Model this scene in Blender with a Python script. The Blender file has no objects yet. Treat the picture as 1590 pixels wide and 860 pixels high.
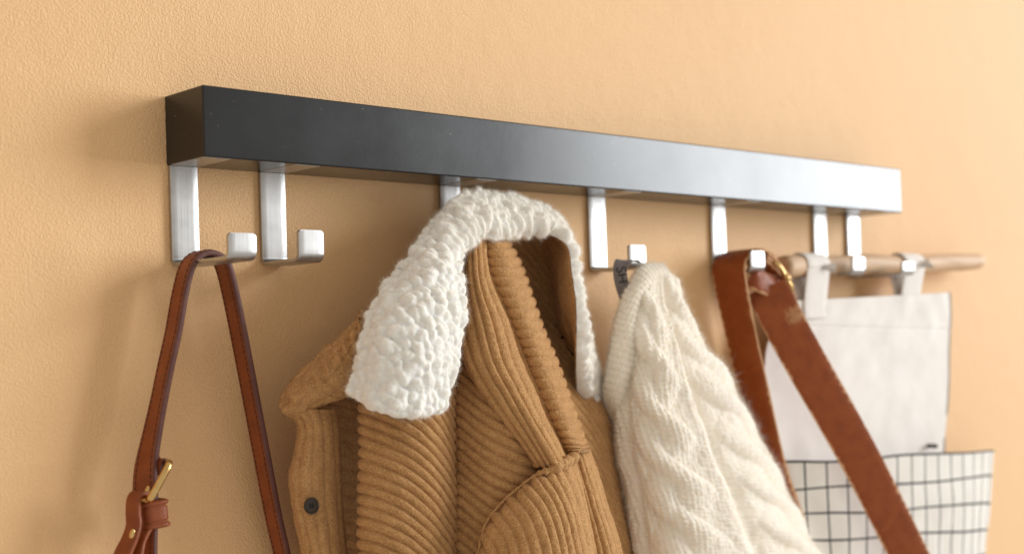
import bpy, math, random
import numpy as np
from mathutils import Matrix, Vector

random.seed(4)
rng = np.random.default_rng(7)
scene = bpy.context.scene
coll = scene.collection

# ------------------------------------------------------------------ camera
# world: the wall is y = 0, x runs along it to the right, z up, the viewer stands at y < 0; metres
CAM = np.array([-0.46866, -0.84804, -0.13250])
YAW, PITCH, ROLL, FPX = 0.75, 0.02013, -0.03199, 2113.74
PPX, PPY = -1.26, 64.67
FW = np.array([math.sin(YAW)*math.cos(PITCH), math.cos(YAW)*math.cos(PITCH), math.sin(PITCH)])
_r = np.array([math.cos(YAW), -math.sin(YAW), 0.0]); _u = np.cross(_r, FW)
RT = math.cos(ROLL)*_r + math.sin(ROLL)*_u
UP = -math.sin(ROLL)*_r + math.cos(ROLL)*_u
cam_data = bpy.data.cameras.new("camera")
cam = bpy.data.objects.new("camera", cam_data); coll.objects.link(cam)
M = Matrix(((RT[0], UP[0], -FW[0], CAM[0]), (RT[1], UP[1], -FW[1], CAM[1]), (RT[2], UP[2], -FW[2], CAM[2]), (0, 0, 0, 1)))
cam.matrix_world = M
cam_data.sensor_width = 36.0
cam_data.sensor_fit = 'HORIZONTAL'
cam_data.lens = FPX/1590*36.0
cam_data.shift_x = -PPX/1590
cam_data.shift_y = PPY/1590
cam_data.clip_start = 0.02
cam_data.clip_end = 60
cam_data.dof.use_dof = True
cam_data.dof.focus_distance = 0.985
cam_data.dof.aperture_fstop = 4.6
cam_data.dof.aperture_blades = 9
scene.camera = cam

# ------------------------------------------------------------------ light: soft room fill and one big window to the right
world = bpy.data.worlds.new("World"); scene.world = world; world.use_nodes = True
bg = world.node_tree.nodes["Background"]
bg.inputs[0].default_value = (1.0, 0.915, 0.81, 1); bg.inputs[1].default_value = 0.65
win = bpy.data.lights.new("window_light", 'AREA')
win.shape = 'RECTANGLE'; win.size = 4.8; win.size_y = 5.0
win.energy = 1080; win.color = (0.93, 0.968, 1.0)
wo = bpy.data.objects.new("window_light", win); coll.objects.link(wo)
wo.location = (9.0, -5.1, 1.9)
wo.rotation_euler = (Vector((0.45, 0.0, -0.05)) - Vector(wo.location)).to_track_quat('-Z', 'Y').to_euler()

scene.view_settings.view_transform = 'Standard'
scene.view_settings.look = 'None'
scene.view_settings.gamma = 1
scene.view_settings.exposure = 0.0
scene.view_settings.use_curve_mapping = False
scene.render.engine = 'CYCLES'

# ------------------------------------------------------------------ helpers
def at(u, v, Y):
    """the point seen at photograph pixel (u, v) at distance -Y from the wall"""
    r = FW + RT*((u-795-PPX)/FPX) - UP*((v-430-PPY)/FPX)
    return CAM + r*((Y-CAM[1])/r[1])

def catmull(P, n):
    P = np.asarray(P, float); k = len(P)
    if k == 2:
        t = np.linspace(0, 1, n).reshape((-1,)+(1,)*(P.ndim-1)); return P[0]*(1-t)+P[1]*t
    E = np.concatenate([[2*P[0]-P[1]], P, [2*P[-1]-P[-2]]])
    t = np.linspace(0, k-1, n); i = np.minimum(t.astype(int), k-2); f = (t-i).reshape((-1,)+(1,)*(P.ndim-1))
    a, b, c, d = E[i], E[i+1], E[i+2], E[i+3]
    return 0.5*(2*b + (c-a)*f + (2*a-5*b+4*c-d)*f**2 + (3*b-a-3*c+d)*f**3)

def surf(rows, nr, nc):
    ctrl = np.array([[at(*p) for p in r] for r in rows])
    g = catmull(ctrl, nr)
    return np.swapaxes(catmull(np.swapaxes(g, 0, 1), nc), 0, 1)

def gnorm(V, ref=None):
    """unit normals of a grid; turned so that the reference cell looks at the camera"""
    n = np.cross(np.gradient(V, axis=0), np.gradient(V, axis=1))
    n /= np.linalg.norm(n, axis=2, keepdims=True)+1e-12
    i, j = ref if ref else (V.shape[0]//2, V.shape[1]//2)
    s = 1.0 if np.dot(n[i, j], CAM-V[i, j]) > 0 else -1.0
    return n*s, s

def _hash(ix, iy, seed):
    h = (ix.astype(np.int64)*374761393 + iy.astype(np.int64)*668265263 + seed*974711) & 0x7fffffff
    h = ((h ^ (h >> 13))*1274126177) & 0x7fffffff
    h = ((h ^ (h >> 16))*2246822519) & 0x7fffffff
    return ((h ^ (h >> 15)) & 0xffffff)/float(0xffffff)

def vnoise(x, y, seed=0):
    x = np.asarray(x, float); y = np.asarray(y, float)
    ix = np.floor(x); iy = np.floor(y); fx = x-ix; fy = y-iy
    fx = fx*fx*(3-2*fx); fy = fy*fy*(3-2*fy)
    a = _hash(ix, iy, seed); b = _hash(ix+1, iy, seed); c = _hash(ix, iy+1, seed); d = _hash(ix+1, iy+1, seed)
    return (a*(1-fx)+b*fx)*(1-fy) + (c*(1-fx)+d*fx)*fy - 0.5

def fbm(x, y, seed=0, o=3):
    return sum(vnoise(x*2**k, y*2**k, seed+k*17)/2**k for k in range(o))

def worley(x, y, seed=0):
    ix = np.floor(x); iy = np.floor(y)
    F1 = np.full(x.shape, 9.0); F2 = np.full(x.shape, 9.0); ID = np.zeros(x.shape)
    for dx in (-1, 0, 1):
        for dy in (-1, 0, 1):
            cx = ix+dx; cy = iy+dy
            d = np.hypot(cx+_hash(cx, cy, seed)-x, cy+_hash(cx, cy, seed+5)-y)
            r = _hash(cx, cy, seed+11)
            ID = np.where(d < F1, r, ID)
            F2 = np.minimum(F2, np.maximum(d, F1)); F1 = np.minimum(F1, d)
    return F1, F2, ID

def lumps(P, seed=0, k=6.0):
    """rounded pebbles: a soft maximum of domes round centres scattered in space"""
    I = np.floor(P); acc = np.zeros(P.shape[:-1])
    for dx in (-1, 0, 1):
        for dy in (-1, 0, 1):
            for dz in (-1, 0, 1):
                c = I+np.array([dx, dy, dz]); h0, h1 = c[..., 0]+c[..., 2]*57, c[..., 1]-c[..., 2]*131
                d2 = sum((c[..., q]+.08+.84*_hash(h0, h1, seed+5*q)-P[..., q])**2 for q in range(3))
                acc += np.exp(k*(.55+.45*_hash(h0, h1, seed+31)-1.55*d2))
    return np.log(acc)/k

def arclen(V):
    """metric coordinates of a grid (rows, columns)"""
    dr = np.linalg.norm(np.diff(V, axis=0), axis=2); dc = np.linalg.norm(np.diff(V, axis=1), axis=2)
    a = np.concatenate([[0], np.cumsum(dr.mean(axis=1))]); b = np.concatenate([[0], np.cumsum(dc.mean(axis=0))])
    A, B = np.meshgrid(a, b, indexing='ij'); return A, B

def smooth(x): x = np.clip(x, 0, 1); return x*x*(3-2*x)

def link(o, parent=None):
    coll.objects.link(o)
    if parent is not None: o.parent = parent
    return o

def mesh_obj(name, verts, faces, mats, parent=None, uv=None, smooth_shade=True, mat_idx=None):
    me = bpy.data.meshes.new(name)
    me.from_pydata([tuple(v) for v in np.asarray(verts, float)], [], [tuple(int(i) for i in f) for f in faces])
    for m in (mats if isinstance(mats, (list, tuple)) else [mats]): me.materials.append(m)
    if mat_idx is not None: me.polygons.foreach_set('material_index', np.asarray(mat_idx, np.int32))
    if smooth_shade: me.polygons.foreach_set('use_smooth', np.ones(len(me.polygons), bool))
    if uv is not None:
        L = me.uv_layers.new(name="UVMap"); li = np.empty(len(me.loops), np.int32); me.loops.foreach_get('vertex_index', li)
        L.data.foreach_set('uv', np.asarray(uv, np.float32)[li].ravel())
    me.update()
    return link(bpy.data.objects.new(name, me), parent)

def grid_faces(nr, nc, flip=False, wrap=False):
    i, j = np.meshgrid(np.arange(nr-1), np.arange(nc if wrap else nc-1), indexing='ij'); j2 = (j+1) % nc
    q = np.stack([i*nc+j, i*nc+j2, (i+1)*nc+j2, (i+1)*nc+j], -1).reshape(-1, 4)
    return q[:, ::-1] if flip else q

def sheet(name, V, mat, parent, thick=0.0015, uv=None, ref=None):
    """a piece of cloth: the grid V is its outer face, thick gives it a back and edges"""
    nr, nc = V.shape[:2]
    n, s = gnorm(V, ref)
    B = V - n*thick
    F = grid_faces(nr, nc, flip=(s < 0)); Nn = nr*nc
    per = np.array([i for i in range(nc)] + [i*nc+nc-1 for i in range(1, nr)] + [(nr-1)*nc+j for j in range(nc-2, -1, -1)] + [i*nc for i in range(nr-2, 0, -1)])
    m = len(per); k0 = np.arange(m); k1 = (k0+1) % m           # rim, then a coarser back
    side = np.stack([per, Nn+k0, Nn+k1, per[k1]], -1) if s < 0 else np.stack([per[k1], Nn+k1, Nn+k0, per], -1)
    ri = np.unique(np.append(np.arange(0, nr, 4), nr-1)); ci = np.unique(np.append(np.arange(0, nc, 4), nc-1))
    Bc = B[np.ix_(ri, ci)]; FB = grid_faces(len(ri), len(ci), flip=(s > 0))+Nn+m
    A_, B_ = arclen(V)
    if uv is None: uv = np.stack([B_, A_], -1)
    U = np.concatenate([uv.reshape(-1, 2), uv.reshape(-1, 2)[per], uv[np.ix_(ri, ci)].reshape(-1, 2)])
    return mesh_obj(name, np.concatenate([V.reshape(-1, 3), B.reshape(-1, 3)[per], Bc.reshape(-1, 3)]), np.concatenate([F, side, FB]), mat, parent, uv=U)

def strands(name, P, N, length, width, spread, mat, parent, droop=0.0, curl=0.0):
    """short fibres standing on a surface"""
    k = len(P)
    d = N + rng.normal(0, spread, (k, 3)); d[:, 2] -= droop
    d /= np.linalg.norm(d, axis=1, keepdims=True)
    L = (length*(0.45+0.9*rng.random(k)))[:, None]
    side = np.cross(d, rng.normal(0, 1, (k, 3))); side /= np.linalg.norm(side, axis=1, keepdims=True)+1e-9
    bend = np.cross(side, d)*curl + rng.normal(0, curl*0.5, (k, 3))
    w = width*0.5
    m = P + d*L*0.5 + bend*L*0.3
    t = P + d*L*0.85 + bend*L*0.9
    V = np.stack([P-side*w, P+side*w, m+side*w*.75, m-side*w*.75, t], 1).reshape(-1, 3)
    b = np.arange(k)[:, None]*5
    me = bpy.data.meshes.new(name)
    F = [tuple(q) for q in (b+np.array([[0, 1, 2, 3]])).tolist()] + [tuple(q) for q in (b+np.array([[3, 2, 4]])).tolist()]
    me.from_pydata(V.tolist(), [], F); me.materials.append(mat); me.update()
    o = link(bpy.data.objects.new(name, me), parent); o['kind'] = 'stuff'
    return o

def sample(V, N, k, mask=None):
    nr, nc = V.shape[:2]
    e1 = np.linalg.norm(np.cross(V[1:, :-1]-V[:-1, :-1], V[:-1, 1:]-V[:-1, :-1]), axis=2)
    if mask is not None: e1 = e1*mask[:-1, :-1]
    p = (e1/e1.sum()).ravel(); c = rng.choice(len(p), k, p=p)
    i, j = c//(nc-1), c % (nc-1); a = rng.random(k)[:, None]; b = rng.random(k)[:, None]
    def bil(G): return G[i, j]*(1-a)*(1-b)+G[i+1, j]*a*(1-b)+G[i, j+1]*(1-a)*b+G[i+1, j+1]*a*b
    n = bil(N); n /= np.linalg.norm(n, axis=1, keepdims=True)+1e-9
    return bil(V), n

def tube(path, r, sides=10, closed=False):
    P = np.asarray(path, float); n = len(P); r = np.broadcast_to(np.asarray(r, float), (n,))
    T = (np.roll(P, -1, 0)-np.roll(P, 1, 0)) if closed else np.gradient(P, axis=0)
    T /= np.linalg.norm(T, axis=1, keepdims=True)+1e-12
    ref = np.array([0.3, 0.2, 1.0]); U = ref-T[0]*np.dot(ref, T[0]); U /= np.linalg.norm(U); Vv = []
    for k in range(n):
        U = U-T[k]*np.dot(U, T[k]); U /= np.linalg.norm(U)+1e-12; W = np.cross(T[k], U)
        a = np.arange(sides)/sides*2*math.pi
        Vv.append(P[k]+r[k]*(np.cos(a)[:, None]*U+np.sin(a)[:, None]*W))
    V = np.concatenate(Vv); F = []
    for k in range(n if closed else n-1):
        for s in range(sides):
            a, b = k*sides, ((k+1) % n)*sides; s2 = (s+1) % sides
            F.append((a+s, a+s2, b+s2, b+s))
    if not closed: F += [tuple(range(sides-1, -1, -1)), tuple(range((n-1)*sides, n*sides))]
    return V, F

def merge(*parts):
    V = []; F = []; o = 0
    for v, f in parts:
        V.append(np.asarray(v, float)); F += [tuple(i+o for i in q) for q in f]; o += len(v)
    return np.concatenate(V), F

def ribbon(path, wvec, half_w, thick, chamfer=0.0006, uvs=True):
    """a strap of rectangular section with softened edges; returns verts, faces, face groups (0 faces, 1 edges), uv"""
    P = np.asarray(path, float); n = len(P)
    T = np.gradient(P, axis=0); T /= np.linalg.norm(T, axis=1, keepdims=True)
    Wd = np.broadcast_to(np.asarray(wvec, float), (n, 3)).copy()
    Wd -= T*np.sum(Wd*T, 1, keepdims=True); Wd /= np.linalg.norm(Wd, axis=1, keepdims=True)
    Nn = np.cross(T, Wd)
    hw = np.broadcast_to(np.asarray(half_w, float), (n,)); h = thick/2; c = chamfer
    V = []
    prof = lambda w: [(-w+c, -h), (-w*.5, -h*1.05), (0, -h*1.08), (w*.5, -h*1.05), (w-c, -h), (w-c*.3, -h+c*.3), (w, -h+c), (w, h-c), (w-c*.3, h-c*.3), (w-c, h), (w*.5, h*1.05), (0, h*1.08), (-w*.5, h*1.05), (-w+c, h), (-w+c*.3, h-c*.3), (-w, h-c), (-w, -h+c), (-w+c*.3, -h+c*.3)]
    S = len(prof(1.0)); L = np.concatenate([[0], np.cumsum(np.linalg.norm(np.diff(P, axis=0), axis=1))]); uv = []
    for k in range(n):
        for a, b in prof(hw[k]):
            V.append(P[k]+Wd[k]*a+Nn[k]*b); uv.append((a, L[k]))
    F = []; G = []
    for k in range(n-1):
        for s in range(S):
            s2 = (s+1) % S
            F.append((k*S+s, k*S+s2, (k+1)*S+s2, (k+1)*S+s))
            G.append(0 if s in (0, 1, 2, 3, 9, 10, 11, 12) else 1)
    F += [tuple(range(S-1, -1, -1)), tuple(range((n-1)*S, n*S))]; G += [1, 1]
    return np.array(V), F, G, np.array(uv)

def thing(name, label, cat, loc, group=None):
    o = bpy.data.objects.new(name, None); o.empty_display_size = 0.02; coll.objects.link(o)
    o['label'] = label; o['category'] = cat
    if group: o['group'] = group
    return o
def settle(root, loc):
    """puts the thing's origin at its base without moving its parts"""
    root.location = loc
    for ch in root.children: ch.matrix_parent_inverse = Matrix.Translation(-Vector(loc))

# ------------------------------------------------------------------ materials
class Mat:
    def __init__(s, name):
        s.m = bpy.data.materials.new(name); s.m.use_nodes = True; s.t = s.m.node_tree; s.n = s.t.nodes; s.b = s.n['Principled BSDF']
    def node(s, ty, **kw):
        n = s.n.new(ty)
        for k, v in kw.items():
            if k in n.inputs: n.inputs[k].default_value = v
            else: setattr(n, k, v)
        return n
    def l(s, a, ao, b, bi): s.t.links.new(a.outputs[ao], b.inputs[bi])
    def coord(s, kind='Object', scale=(1, 1, 1)):
        c = s.node('ShaderNodeTexCoord'); mp = s.node('ShaderNodeMapping'); mp.inputs['Scale'].default_value = scale
        s.l(c, kind, mp, 'Vector'); return mp
    def noise(s, mp, scale, detail=3, rough=.55, dist=0):
        n = s.node('ShaderNodeTexNoise', Scale=scale, Detail=detail, Roughness=rough, Distortion=dist); s.l(mp, 'Vector', n, 'Vector'); return n
    def ramp(s, src, out, stops):
        r = s.node('ShaderNodeValToRGB'); e = r.color_ramp.elements
        while len(e) < len(stops): e.new(0.5)
        for k, (p, c) in enumerate(stops): e[k].position = p; e[k].color = (*c, 1) if len(c) == 3 else c
        s.l(src, out, r, 'Fac'); return r
    def bump(s, src, out, strength, dist, prev=None):
        b = s.node('ShaderNodeBump', Strength=strength, Distance=dist); s.l(src, out, b, 'Height')
        if prev is not None: s.l(prev, 'Normal', b, 'Normal')
        return b
    def set(s, **kw):
        for k, v in kw.items(): s.b.inputs[k.replace('_', ' ')].default_value = v
        return s

def m_wall():
    k = Mat('wall_paint'); mp = k.coord('Object')
    big = k.noise(mp, 2.2, 3); r = k.ramp(big, 'Fac', [(0.3, (.775, .484, .238)), (0.7, (.81, .514, .258))]); k.l(r, 'Color', k.b, 'Base Color')
    n1 = k.noise(mp, 560, 2, .5, .4); n2 = k.noise(mp, 190, 2, .5, .3); n3 = k.noise(mp, 25, 2)
    r1 = k.ramp(n1, 'Fac', [(0.36, (0, 0, 0)), (0.66, (1, 1, 1))])
    b1 = k.bump(r1, 'Color', .5, .0006); b2 = k.bump(n2, 'Fac', .22, .0010, b1); b3 = k.bump(n3, 'Fac', .26, .004, b2)
    k.l(b3, 'Normal', k.b, 'Normal'); k.set(Roughness=.6, Specular_IOR_Level=.35); return k.m
def m_black():
    k = Mat('black_satin_paint'); mp = k.coord('Object'); k.set(Base_Color=(.0040, .0050, .0068, 1))
    n = k.noise(mp, 14, 4); r = k.ramp(n, 'Fac', [(.3, (.19,)*3), (.75, (.26,)*3)]); k.l(r, 'Color', k.b, 'Roughness')
    sp = k.noise(mp, 260, 1, .4); r2 = k.ramp(sp, 'Fac', [(.79, (.0040, .0050, .0068)), (.812, (.22, .22, .22))]); k.l(r2, 'Color', k.b, 'Base Color')
    st = k.noise(k.coord('Object', (22, 60, 150)), 2.2, 2, .5, .3); rs = k.ramp(st, 'Fac', [(.735, (0, 0, 0)), (.80, (.05, .05, .05))])
    am = k.node('ShaderNodeMixRGB', blend_type='ADD'); am.inputs['Fac'].default_value = 1; k.l(r2, 'Color', am, 'Color1'); k.l(rs, 'Color', am, 'Color2'); k.l(am, 'Color', k.b, 'Base Color')
    sc = k.noise(k.coord('Object', (30, 30, 160)), 9, 2); b = k.bump(sc, 'Fac', .06, .0006)
    g = k.noise(mp, 700, 2); b2 = k.bump(g, 'Fac', .05, .0003, b); k.l(b2, 'Normal', k.b, 'Normal'); k.set(Specular_IOR_Level=.52); return k.m
def m_steel():
    k = Mat('brushed_steel'); k.set(Base_Color=(.72, .71, .70, 1), Metallic=1.0, Roughness=.34)
    mp = k.coord('Object', (1400, 1400, 16)); n = k.noise(mp, 1, 3); r = k.ramp(n, 'Fac', [(.3, (.30,)*3), (.72, (.48,)*3)]); k.l(r, 'Color', k.b, 'Roughness')
    b = k.bump(n, 'Fac', .07, .0003); k.l(b, 'Normal', k.b, 'Normal')
    s = k.noise(k.coord('Object', (60, 60, 60)), 1, 3); c = k.ramp(s, 'Fac', [(.3, (.42, .415, .41)), (.7, (.53, .525, .52))]); k.l(c, 'Color', k.b, 'Base Color'); return k.m
def m_leather(name, a, b_, rough, scale=900, worn=None):
    k = Mat(name); mp = k.coord('Object'); n = k.noise(mp, 70, 4, .6); r = k.ramp(n, 'Fac', [(.3, a), (.72, b_)]); k.l(r, 'Color', k.b, 'Base Color')
    if worn:       # a scuffed spot where the finish has rubbed off
        sb = k.node('ShaderNodeVectorMath', operation='DISTANCE'); sb.inputs[1].default_value = tuple(float(q) for q in worn[0]); k.l(mp, 'Vector', sb, 0)
        dv = k.node('ShaderNodeMath', operation='DIVIDE'); dv.inputs[1].default_value = worn[1]; k.l(sb, 'Value', dv, 0)
        nn = k.noise(mp, 260, 3, .6); ad = k.node('ShaderNodeMath', operation='ADD'); k.l(dv, 'Value', ad, 0); k.l(nn, 'Fac', ad, 1)
        rw = k.ramp(ad, 'Value', [(.98, (1, 1, 1)), (1.0, (0, 0, 0))]); rw.color_ramp.elements[0].position = .74; rw.color_ramp.elements[1].position = .97
        mw = k.node('ShaderNodeMixRGB'); mw.inputs['Color2'].default_value = (.42, .20, .085, 1); k.l(rw, 'Color', mw, 'Fac'); k.l(r, 'Color', mw, 'Color1'); k.l(mw, 'Color', k.b, 'Base Color')
    v = k.node('ShaderNodeTexVoronoi', Scale=scale); k.l(mp, 'Vector', v, 'Vector'); b1 = k.bump(v, 'Distance', .28, .0003)
    n2 = k.noise(mp, 240, 3); b2 = k.bump(n2, 'Fac', .3, .0006, b1); k.l(b2, 'Normal', k.b, 'Normal')
    k.set(Specular_IOR_Level=.3); r3 = k.ramp(n2, 'Fac', [(.3, (rough-.06,)*3), (.7, (rough+.1,)*3)]); k.l(r3, 'Color', k.b, 'Roughness'); return k.m
def m_cord(name, a, b_):
    k = Mat(name); mp = k.coord('Object'); n = k.noise(mp, 1000, 2, .6); n2 = k.noise(mp, 110, 4, .65)
    mx = k.node('ShaderNodeMath', operation='MULTIPLY_ADD'); mx.inputs[1].default_value = .68; k.l(n, 'Fac', mx, 0)
    ad = k.node('ShaderNodeMath', operation='MULTIPLY'); ad.inputs[1].default_value = .32; k.l(n2, 'Fac', ad, 0); k.l(ad, 'Value', mx, 2)
    r = k.ramp(mx, 'Value', [(.38, a), (.60, b_)]); k.l(r, 'Color', k.b, 'Base Color')
    b1 = k.bump(n, 'Fac', .8, .0009); k.l(b1, 'Normal', k.b, 'Normal')
    k.set(Roughness=.92, Specular_IOR_Level=.15, Sheen_Weight=.2, Sheen_Roughness=.45, Sheen_Tint=(1, .86, .68, 1)); return k.m
def m_wool(name, a, b_, scale=700, sss=.0):
    k = Mat(name); mp = k.coord('Object'); n = k.noise(mp, scale, 3, .65); r = k.ramp(n, 'Fac', [(.3, a), (.7, b_)]); k.l(r, 'Color', k.b, 'Base Color')
    b1 = k.bump(n, 'Fac', .55, .0007); k.l(b1, 'Normal', k.b, 'Normal')
    k.set(Roughness=.95, Specular_IOR_Level=.1, Sheen_Weight=.25, Sheen_Roughness=.5)
    if sss: k.set(Subsurface_Weight=sss, Subsurface_Radius=(.004, .003, .002), Subsurface_Scale=1.0)
    return k.m
def m_plain(name, col, rough=.5, metal=0, **kw):
    k = Mat(name); k.set(Base_Color=(*col, 1), Roughness=rough, Metallic=metal, **kw); return k.m
def m_fibre(name, col):
    k = Mat(name); k.set(Base_Color=(*col, 1), Roughness=.9, Specular_IOR_Level=.1)
    tr = k.node('ShaderNodeBsdfTranslucent'); tr.inputs['Color'].default_value = (*col, 1)
    mx = k.node('ShaderNodeMixShader'); mx.inputs[0].default_value = .45; out = k.n['Material Output']
    k.l(k.b, 'BSDF', mx, 1); k.l(tr, 'BSDF', mx, 2); k.l(mx, 'Shader', out, 'Surface'); return k.m
def m_brass():
    k = Mat('brass'); mp = k.coord('Object'); n = k.noise(mp, 120, 3); r = k.ramp(n, 'Fac', [(.3, (.56, .36, .13)), (.7, (.72, .50, .22))]); k.l(r, 'Color', k.b, 'Base Color')
    k.set(Metallic=1, Roughness=.24); return k.m
def m_wood():
    k = Mat('pale_wood'); mp = k.coord('Object', (5, 60, 60)); n = k.noise(mp, 3.2, 4, .6, .6); r = k.ramp(n, 'Fac', [(.3, (.46, .28, .15)), (.5, (.60, .40, .24)), (.75, (.68, .48, .31))]); k.l(r, 'Color', k.b, 'Base Color')
    b = k.bump(n, 'Fac', .2, .001); k.l(b, 'Normal', k.b, 'Normal'); k.set(Roughness=.6); return k.m
def m_canvas(name, a, b_, grid=None):
    """woven cotton; grid = (pitch, line width) prints a black window-pane check along the UV"""
    k = Mat(name); mp = k.coord('UV'); big = k.noise(mp, 35, 3); r = k.ramp(big, 'Fac', [(.3, a), (.7, b_)])
    w1 = k.node('ShaderNodeTexWave', Scale=420, wave_type='BANDS', bands_direction='X', Distortion=1.0); w2 = k.node('ShaderNodeTexWave', Scale=420, wave_type='BANDS', bands_direction='Y', Distortion=1.0)
    k.l(mp, 'Vector', w1, 'Vector'); k.l(mp, 'Vector', w2, 'Vector')
    mu = k.node('ShaderNodeMath', operation='ADD'); k.l(w1, 'Fac', mu, 0); k.l(w2, 'Fac', mu, 1)
    b = k.bump(mu, 'Value', .25, .0003); k.l(b, 'Normal', k.b, 'Normal')
    col = r
    if grid:
        sx = k.node('ShaderNodeSeparateXYZ'); k.l(mp, 'Vector', sx, 'Vector'); masks = []
        wob = k.noise(mp, 300, 2)
        for ax in ('X', 'Y'):
            d = k.node('ShaderNodeMath', operation='DIVIDE'); d.inputs[1].default_value = grid[0]; k.l(sx, ax, d, 0)
            fr = k.node('ShaderNodeMath', operation='FRACT'); k.l(d, 'Value', fr, 0)
            su = k.node('ShaderNodeMath', operation='SUBTRACT'); su.inputs[1].default_value = .5; k.l(fr, 'Value', su, 0)
            ab = k.node('ShaderNodeMath', operation='ABSOLUTE'); k.l(su, 'Value', ab, 0)
            lt = k.node('ShaderNodeMath', operation='LESS_THAN'); lt.inputs[1].default_value = grid[1]/grid[0]/2; k.l(ab, 'Value', lt, 0); masks.append(lt)
        mm = k.node('ShaderNodeMath', operation='MAXIMUM'); k.l(masks[0], 'Value', mm, 0); k.l(masks[1], 'Value', mm, 1)
        ink = k.ramp(wob, 'Fac', [(.3, (.012, .012, .014)), (.7, (.05, .05, .055))])
        mix = k.node('ShaderNodeMixRGB'); k.l(mm, 'Value', mix, 'Fac'); k.l(r, 'Color', mix, 'Color1'); k.l(ink, 'Color', mix, 'Color2'); col = mix
    k.l(col, 'Color', k.b, 'Base Color'); k.set(Roughness=.9, Specular_IOR_Level=.15, Sheen_Weight=.1); return k.m

WALL = m_wall(); BLACK = m_black(); STEEL = m_steel(); BRASS = m_brass(); WOOD = m_wood()
LEATHER = m_leather('tan_leather', (.20, .046, .012), (.275, .068, .017), .40)
LEATHER_EDGE = m_leather('painted_leather_edge', (.10, .040, .032), (.15, .058, .046), .50, 1500)
LEATHER_RED = m_leather('red_brown_leather', (.225, .048, .009), (.305, .072, .014), .50, worn=(at(1234, 490, -.066), .022))
RAW_EDGE = m_leather('raw_leather_edge', (.50, .26, .12), (.66, .38, .20), .7)
CORD = m_cord('corduroy_tan', (.355, .183, .068), (.58, .33, .138))
CORD_FIBRE = m_fibre('corduroy_pile', (.56, .325, .145))
SHERPA = m_wool('sherpa_pile', (.84, .80, .73), (.915, .885, .825), 500, .5)
SHERPA_FIBRE = m_fibre('sherpa_fibre', (.92, .89, .835))
KNIT = m_wool('cream_wool', (.82, .745, .635), (.90, .845, .755), 600, .5)
KNIT_FIBRE = m_fibre('cream_mohair_fibre', (.91, .86, .77))
CANVAS = m_canvas('off_white_canvas', (.80, .75, .70), (.85, .81, .77))
CHECK = m_canvas('window_pane_check_cotton', (.74, .70, .64), (.80, .76, .70), (.029, .0024))
THREAD = m_plain('brown_thread', (.05, .016, .008), .7)
TAPE = m_canvas('grey_label_tape', (.13, .105, .095), (.18, .15, .135))
INK = m_plain('black_ink', (.008, .008, .008), .6)
HORN = m_plain('dark_horn', (.035, .022, .012), .28)

# ------------------------------------------------------------------ wall
w = mesh_obj('wall', [(-2.2, 0, -1.6), (5.0, 0, -1.6), (5.0, 0, 1.6), (-2.2, 0, 1.6)], [(0, 1, 2, 3)], WALL, smooth_shade=False)
w['kind'] = 'structure'

# ------------------------------------------------------------------ coat rack: black bar, seven steel hooks
rack = thing('coat_rack', 'long black wall rail with seven brushed steel hooks carrying the garments', 'coat rack', (0, 0, 0))
BL, BD, BH = 0.8657, 0.0508, 0.048
def bar_mesh():
    c = .0011; V = []; F = []
    ys = [(-.0005, 0, c), (-BD, 0, c)]
    prof = [(-.0005, 0), (-BD+c, 0), (-BD+c*.3, c*.3), (-BD, c), (-BD, BH-c), (-BD+c*.3, BH-c*.3), (-BD+c, BH), (-.0005, BH)]
    S = len(prof); xs = [0, c*.3, c, BL-c, BL-c*.3, BL]; ins = [c, c*.3, 0, 0, c*.3, c]
    for x, q in zip(xs, ins):
        for y, z in prof:
            zc = BH/2; V.append((x, y if y > -.001 else y+q, zc+(z-zc)*(1-q/zc)))
    for k in range(len(xs)-1):
        for s in range(S):
            s2 = (s+1) % S; F.append((k*S+s, k*S+s2, (k+1)*S+s2, (k+1)*S+s))
    F += [tuple(range(S-1, -1, -1)), tuple(range((len(xs)-1)*S, len(xs)*S))]
    return V, F
V, F = bar_mesh(); bar = mesh_obj('bar', V, F, BLACK, rack, smooth_shade=False)

def hook_mesh(wd, reach, lip, zb, taper=0.0):
    """flat steel strip: down the wall, bent out into an arm, bent up into a lip with round corners"""
    t = .0028; ri = .0035
    path = [(-.002, -.0004), (-.002, -.012), (-.002, -.03)]
    def arc(cy, cz, a0, a1, r, n=7): return [(cy+r*math.cos(a0+(a1-a0)*k/n), cz+r*math.sin(a0+(a1-a0)*k/n)) for k in range(n+1)]
    r = ri+t/2; zc = zb+t/2
    path += arc(-.002-r, zc+r, 0, -math.pi/2, r)
    path += arc(-reach+t/2+r, zc+r, -math.pi/2, -math.pi, r)
    top = zb+lip; ytip = -reach+t/2-taper
    rc = .0028; n0 = len(path)
    base = path[-1]
    for k in range(1, 5): path.append((base[0]+(ytip-base[0])*k/4*.9, base[1]+(top-rc-base[1])*k/4))
    for k in range(1, 6): a = k/5*math.pi/2; path.append((ytip, top-rc+rc*math.sin(a)))
    P = np.array([(0, y, z) for y, z in path]); n = len(P)
    hw = np.full(n, wd/2)
    for k in range(1, 6): a = k/5*math.pi/2; hw[n-6+k] = wd/2-rc*(1-math.cos(a))
    return ribbon(P, (1, 0, 0), hw, t, .0005)
HX = [(.0008, .0215, .0765, .0178, -.0705), (.0735, .0215, .0500, .0225, -.0685), (.2444, .0215, .0500, .0225, -.0685), (.4178, .0222, .0505, .0210, -.0685), (.5928, .0222, .0495, .0200, -.0685), (.7668, .0240, .0500, .0185, -.0690), (.8305, .0250, .0700, .0140, -.0700)]
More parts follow.
